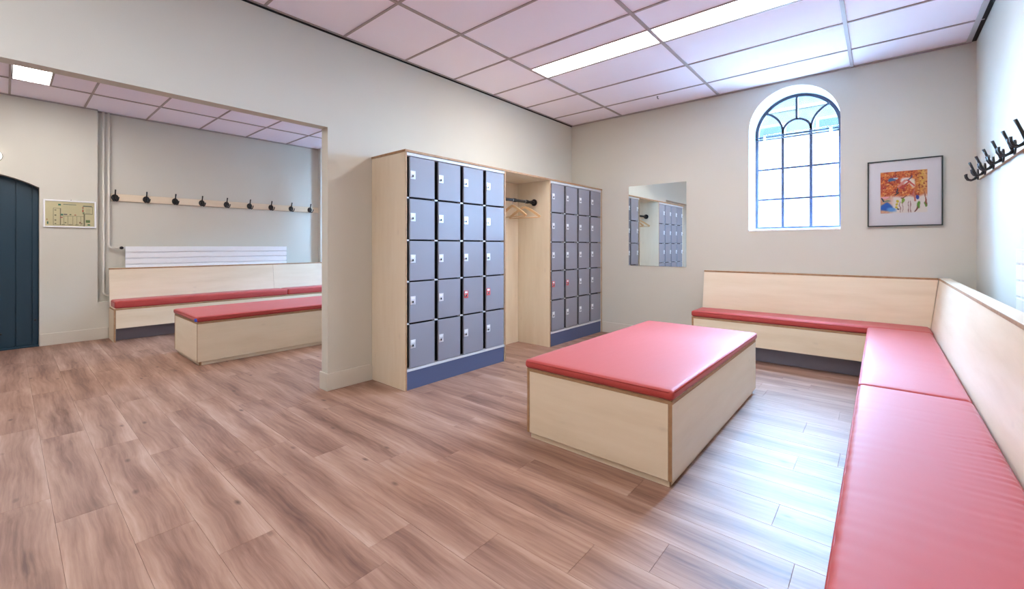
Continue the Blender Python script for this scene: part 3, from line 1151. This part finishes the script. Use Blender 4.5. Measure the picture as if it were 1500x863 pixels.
def make_hook(label, loc, rotz, group):
    """Three-armed black hook: wall plate, tall upper prong, two J arms. Local y < 0 points into the room."""
    t = thing('coat_hook', label, 'hook', loc, rotz, group)
    if not hook_src:
        plate = bm_prism([(0.036 * math.cos(2 * PI * i / 20), 0.044 * math.sin(2 * PI * i / 20)) for i in range(20)], -0.008, 0, 'XZ')
        hook_src['hook_plate'] = obj('hook_plate', plate, M_IRON, t)
        up = [(0, -0.004, -0.03), (0, -0.014, -0.005), (0, -0.025, 0.03), (0, -0.037, 0.065), (0, -0.050, 0.100)]
        hook_src['upper_prong'] = obj('upper_prong', bm_tube(up, 0.007, 10, radii=[0.009, 0.009, 0.0078, 0.0075, 0.0088]), M_IRON, t, smooth=True)
        arms = []
        for s in (-1, 1):
            p = [(0, -0.004, -0.012), (s * 0.006, -0.020, -0.034), (s * 0.014, -0.040, -0.045), (s * 0.022, -0.058, -0.038), (s * 0.027, -0.068, -0.018), (s * 0.030, -0.070, 0.006)]
            arms.append(obj('j_arm', bm_tube(p, 0.0065, 10, radii=[0.011, 0.009, 0.0075, 0.0065, 0.0065, 0.0075]), M_IRON, t, smooth=True))
        hook_src['arms'] = arms
        sc = [obj('screw', bm_tube([(0, -0.011, z), (0, -0.007, z)], 0.005, 8), M_CHROME, t) for z in (0.034, -0.036)]
        hook_src['screws'] = sc
    else:
        for src in [hook_src['hook_plate'], hook_src['upper_prong']] + hook_src['arms'] + hook_src['screws']:
            copy_part(src, t)
    return t


make_rail('birch coat rail with nine hooks above the far radiator', (XN, 0.874, 1.747), PI / 2, 2.685)
ORD = ['first', 'second', 'third', 'fourth', 'fifth', 'sixth', 'seventh', 'eighth', 'ninth']
for i in range(9):
    make_hook('black coat hook, %s from the heating pipes on the far coat rail' % ORD[i], (XN + 0.018, 0.914 + 0.3115 * i, 1.790), PI / 2, 'black hooks on the far coat rail')
make_rail('birch coat rail high on the right wall above the long bench', (XR, 5.07, 1.697), -PI / 2, 1.66)
for i in range(6):
    make_hook('black coat hook, %s from the corner on the right wall rail' % ORD[i], (XR - 0.018, 5.03 - 0.3105 * i, 1.738), -PI / 2, 'black hooks on the right wall rail')


# ---- ceiling luminaires
def make_light(name_label, l, z):
    x0, x1, y0, y1 = l
    t = thing('ceiling_light', name_label, 'light', ((x0 + x1) / 2, (y0 + y1) / 2, z - 0.002), 0, 'flush rectangular ceiling lights')
    a, b = (x1 - x0) / 2, (y1 - y0) / 2
    for s in (-1, 1):
        box('light_frame', -a, a, s * b - 0.006 if s > 0 else -b, b if s > 0 else -b + 0.006, 0.0, 0.02, M_ALU, t)
        box('light_frame', s * a - 0.006 if s > 0 else -a, a if s > 0 else -a + 0.006, -b + 0.006, b - 0.006, 0.0, 0.02, M_ALU, t)
    box('diffuser', -a + .0065, a - .0065, -b + .0065, b - .0065, 0.004, 0.012, M_LAMP, t)


make_light('flush ceiling light panel, left one of the row above the box bench', A_L[0], ZC)
make_light('flush ceiling light panel, right one of the row above the box bench', A_L[1], ZC)
make_light('added fill light panel behind the viewpoint near the partition', A_L[2], ZC)
make_light('added fill light panel behind the viewpoint near the right wall', A_L[3], ZC)
make_light('flush ceiling light panel near the dark door, seen under the lintel', B_L[0], ZC2)
make_light('flush ceiling light panel of the adjoining room hidden above the lintel', B_L[1], ZC2)
make_light('flush ceiling light panel of the adjoining room near its window', B_L[2], ZC2)

# ---- small ceiling clip
hk = thing('ceiling_clip', 'tiny dark clip hanging from the ceiling left of the window', 'clip', (-1.966, 4.876, ZC - 0.03))
obj('clip_wire', bm_tube([(0, 0, 0.034), (0.0, 0.0, 0.012), (0.02, -0.012, 0.0)], 0.004, 8), M_IRON, hk)
obj('clip_button', bm_tube([(0, 0, 0.030), (0, 0, 0.0335)], 0.010, 12), M_IRON, hk)

# ---- oval bulkhead lamp above the dark door
ol = thing('bulkhead_lamp', 'cream oval bulkhead lamp above the dark door at the left edge', 'lamp', (XD, -0.135, 2.085))
bm_ = bmesh.new()
prof = [(0.0, 1.0), (0.02, 1.0), (0.045, 0.9), (0.06, 0.6), (0.066, 0.0)]
rings = []
for d, s in prof[:-1]:
    rings.append([bm_.verts.new((d + 0.012, 0.112 * s * math.cos(2 * PI * i / 28), 0.078 + 0.078 * s * math.sin(2 * PI * i / 28))) for i in range(28)])
for a, b in zip(rings[:-1], rings[1:]):
    for i in range(28):
        bm_.faces.new((a[i], a[(i + 1) % 28], b[(i + 1) % 28], b[i]))
bm_.faces.new(rings[-1])
bm_.faces.new(rings[0][::-1])
obj('lamp_glass', bm_, M_OVAL, ol, smooth=True)
obj('lamp_base', bm_prism([(0.118 * math.cos(2 * PI * i / 28), 0.078 + 0.083 * math.sin(2 * PI * i / 28)) for i in range(28)], 0.001, 0.012, 'YZ'), M_IRON, ol)

# ---- frameless mirror
mr = thing('wall_mirror', 'frameless rectangular mirror on the end wall reflecting the lockers', 'mirror', (-2.138, YB, 0.915))
box('mirror_glass', -0.368, 0.368, -0.008, -0.003, 0, 1.024, M_MIRROR, mr)
box('mirror_backing', -0.360, 0.360, -0.003, 0, 0.008, 1.016, M_WHITE, mr)


# ---- printed sheets as coloured grids
def print_sheet(name, w, h, nx, ny, colour, mat, parent, axis, offset):
    """A thin flat print; colour(u, v) gives sRGB 0-255. axis 'x': faces -y; axis 'y': faces +x."""
    me = bpy.data.meshes.new(name)
    vs, fs = [], []
    for j in range(ny + 1):
        for i in range(nx + 1):
            a, b = -w / 2 + w * i / nx, h * j / ny
            vs.append((a, 0, b) if axis == 'x' else (0, a, b))
    for j in range(ny):
        for i in range(nx):
            k0 = j * (nx + 1) + i
            fs.append((k0, k0 + 1, k0 + nx + 2, k0 + nx + 1))
    me.from_pydata(vs, [], fs)
    ca = me.color_attributes.new('print', 'FLOAT_COLOR', 'CORNER')
    buf = []
    for j in range(ny):
        for i in range(nx):
            c = colour((i + .5) / nx, (j + .5) / ny)
            buf += list(srgb(*c)) * 4
    ca.data.foreach_set('color', buf)
    me.materials.append(mat)
    o = bpy.data.objects.new(name, me)
    COL.objects.link(o)
    o.parent = parent
    o.location = offset
    return o


def art(u, v):
    nz = lambda s, a=0.0: noise.noise(Vector((u * s + a, v * s * 1.15, a * 1.7)))
    u2, v2 = u + 0.04 * nz(7, 3), v + 0.04 * nz(7, 9)
    lerp = lambda a, b, t: tuple(a[i] + (b[i] - a[i]) * max(0, min(1, t)) for i in range(3))
    ramp = lambda x, a, b: max(0, min(1, (x - a) / (b - a)))
    c = lerp((206, 92, 52), (228, 130, 62), 0.5 + 1.1 * nz(5, 1))
    c = lerp(c, (184, 66, 54), ramp(nz(9, 2), 0.05, 0.45))
    c = lerp(c, (228, 186, 84), ramp(u2, 0.72, 0.9) * ramp(v2, 0.36, 0.6))
    c = lerp(c, (224, 150, 120), ramp(u2, 0.88, 0.98) * 0.6)
    c = lerp(c, (150, 48, 40), ramp(nz(26, 5), 0.15, 0.5) * 0.8)
    c = lerp(c, (246, 196, 120), ramp(nz(31, 8), 0.2, 0.5) * 0.8)
    low = ramp(0.42 - v2, -0.02, 0.06)
    c = lerp(c, (240, 232, 226), low * ramp(u2, 0.1, 0.3))
    c = lerp(c, (222, 196, 184), low * (1 - ramp(u2, 0.1, 0.3)) * 0.6)

    def blob(cx, cy, rx, ry, col, c, soft=0.5):
        d = ((u2 - cx) / rx) ** 2 + ((v2 - cy) / ry) ** 2
        return lerp(c, col, (1.2 - d) / soft)
    c = blob(0.13, 0.15, 0.15, 0.11, (30, 104, 205), c, .6)
    c = blob(0.24, 0.08, 0.12, 0.07, (96, 170, 235), c, .9)
    c = blob(0.10, 0.385, 0.10, 0.03, (240, 176, 184), c)
    c = blob(0.56, 0.76, 0.14, 0.10, (244, 236, 234), c, .8)
    c = blob(0.70, 0.70, 0.06, 0.12, (240, 232, 216), c, .8)
    c = blob(0.24, 0.80, 0.09, 0.045, (70, 110, 170), c)
    c = blob(0.33, 0.84, 0.05, 0.02, (200, 220, 235), c)
    c = blob(0.79, 0.38, 0.04, 0.05, (36, 60, 160), c)
    c = blob(0.82, 0.19, 0.045, 0.09, (96, 152, 52), c)
    c = blob(0.97, 0.19, 0.025, 0.06, (110, 150, 60), c)
    c = blob(0.48, 0.31, 0.03, 0.07, (130, 170, 60), c)
    for q, yy in enumerate((0.29, 0.22, 0.15)):
        c = blob(0.37, yy, 0.032, 0.03, (214, 196, 60), c)
    c = blob(0.395, 0.10, 0.025, 0.02, (40, 60, 60), c)
    c = blob(0.14, 0.30, 0.11, 0.022, (110, 150, 120), c, .9)

    def stroke(x0, y0, x1, y1, wd, col, c):
        dx, dy = x1 - x0, y1 - y0
        t = max(0, min(1, ((u2 - x0) * dx + (v2 - y0) * dy) / (dx * dx + dy * dy)))
        d = math.hypot(u2 - x0 - t * dx, (v2 - y0 - t * dy))
        return lerp(c, col, (1.3 - d / wd) / 0.5)
    c = stroke(0.38, 0.62, 0.56, 0.76, 0.022, (226, 150, 140), c)
    c = stroke(0.44, 0.60, 0.62, 0.72, 0.016, (196, 70, 66), c)
    c = stroke(0.60, 0.76, 0.72, 0.64, 0.018, (210, 90, 84), c)
    c = stroke(0.37, 0.57, 0.36, 0.50, 0.016, (50, 60, 80), c)
    c = stroke(0.33, 0.44, 0.40, 0.49, 0.014, (44, 50, 64), c)
    c = stroke(0.68, 0.86, 0.62, 0.76, 0.010, (90, 90, 120), c)
    c = stroke(0.03, 0.36, 0.05, 0.31, 0.014, (40, 60, 90), c)
    c = stroke(0.45, 0.36, 0.58, 0.42, 0.010, (120, 50, 50), c)
    for x in (0.44, 0.50, 0.62, 0.66):
        c = stroke(x, 0.02, x - 0.01, 0.28, 0.007, (168, 130, 128), c)
    c = stroke(0.74, 0.02, 0.80, 0.14, 0.015, (124, 70, 60), c)
    c = stroke(0.72, 0.54, 0.74, 0.30, 0.014, (206, 120, 110), c)
    c = stroke(0.94, 0.46, 0.98, 0.20, 0.010, (150, 80, 60), c)
    return tuple(max(0, min(255, q)) for q in c)


pic = thing('framed_picture', 'framed colourful abstract picture in a wide white mat beside the window', 'picture', (0.158, YB, 1.345))
PWD, PHT = 0.506, 0.605
fwid = 0.009
for s in (-1, 1):
    box('picture_frame', min(s * PWD / 2, s * (PWD / 2 - fwid)), max(s * PWD / 2, s * (PWD / 2 - fwid)), -0.026, -0.002, 0, PHT, M_PICF, pic)
for z in (0, PHT - fwid):
    box('picture_frame', -PWD / 2 + fwid, PWD / 2 - fwid, -0.026, -0.002, z, z + fwid, M_PICF, pic)
box('picture_mat', -PWD / 2 + fwid, PWD / 2 - fwid, -0.012, -0.006, fwid, PHT - fwid, M_MATB, pic)
print_sheet('artwork', 0.315, 0.378, 84, 96, art, M_ART, pic, 'x', (-0.0025, -0.0128, 0.121))
box('picture_glass', -PWD / 2 + fwid, PWD / 2 - fwid, -0.020, -0.018, fwid, PHT - fwid, M_PGLASS, pic)


def plan(u, v):
    c = (226, 218, 176)
    ink = (132, 128, 96)

    def rect(x0, y0, x1, y1, w=0.008):
        inside = x0 - w < u < x1 + w and y0 - w < v < y1 + w
        core = x0 + w < u < x1 - w and y0 + w * 1.5 < v < y1 - w * 1.5
        return inside and not core
    if rect(.16, .04, .30, .72) or rect(.30, .04, .78, .42) or rect(.78, .02, .79, .52):
        c = ink
    for x in (.37, .45, .55, .63, .71):
        if abs(u - x) < .005 and .04 < v < .42:
            c = (160, 152, 116)
    if rect(.76, .52, .96, .84):
        c = ink
    for (x, y_, w, h, col) in ((.28, .87, .025, .03, (48, 140, 110)), (.33, .47, .02, .03, (36, 130, 104)), (.40, .48, .035, .02, (70, 66, 84)), (.50, .48, .02, .015, (96, 120, 70)),
                               (.60, .47, .02, .02, (190, 110, 80)), (.32, .36, .025, .02, (180, 84, 76)), (.76, .78, .012, .02, (196, 76, 60)), (.76, .65, .015, .04, (200, 84, 64)), (.77, .57, .02, .02, (70, 130, 80)),
                               (.86, .22, .045, .06, (112, 140, 84)), (.88, .08, .025, .025, (40, 120, 70)), (.20, .64, .02, .02, ink), (.20, .44, .015, .025, ink), (.20, .24, .015, .025, ink), (.20, .09, .015, .02, ink),
                               (.04, .26, .01, .03, (190, 130, 90)), (.05, .12, .012, .05, (60, 130, 110)), (.40, .14, .02, .02, ink), (.70, .16, .02, .03, (150, 110, 90)), (.74, .12, .01, .03, (120, 100, 80))):
        if abs(u - x) < w and abs(v - y_) < h:
            c = col
    if abs(v - .89) < .012 and .35 < u < .62 or abs(v - .86) < .02 and .76 < u < .95:
        c = (122, 136, 120)
    if abs(v - .06) < .015 and (abs(u - .36) < .035 or abs(u - .5) < .035 or abs(u - .63) < .03):
        c = (150, 150, 120)
    if .82 < u < .92 and any(abs(v - q) < .008 for q in (.74, .68, .62, .57)):
        c = (150, 156, 130)
    return c


pl = thing('framed_floor_plan', 'white framed yellowish escape plan on the wall beside the dark door', 'sign', (XD, 0.5075, 1.388))
PW2, PH2, pf = 0.447, 0.325, 0.016
for s in (-1, 1):
    box('plan_frame', 0.001, 0.016, min(s * PW2 / 2, s * (PW2 / 2 - pf)), max(s * PW2 / 2, s * (PW2 / 2 - pf)), 0, PH2, M_WHITE, pl, bevel=0.002)
for z in (0, PH2 - pf):
    box('plan_frame', 0.001, 0.016, -PW2 / 2 + pf, PW2 / 2 - pf, z, z + pf, M_WHITE, pl, bevel=0.002)
print_sheet('plan_sheet', PW2 - 2 * pf, PH2 - 2 * pf, 110, 80, plan, M_PLAN, pl, 'y', (0.006, 0, pf))
box('plan_glass', 0.009, 0.0105, -PW2 / 2 + pf, PW2 / 2 - pf, pf, PH2 - pf, M_PGLASS, pl)
obj('hanging_nail', bm_tube([(0.0, 0.005, PH2 + 0.006), (0.012, 0.005, PH2 + 0.006)], 0.004, 8), M_IRON, pl)
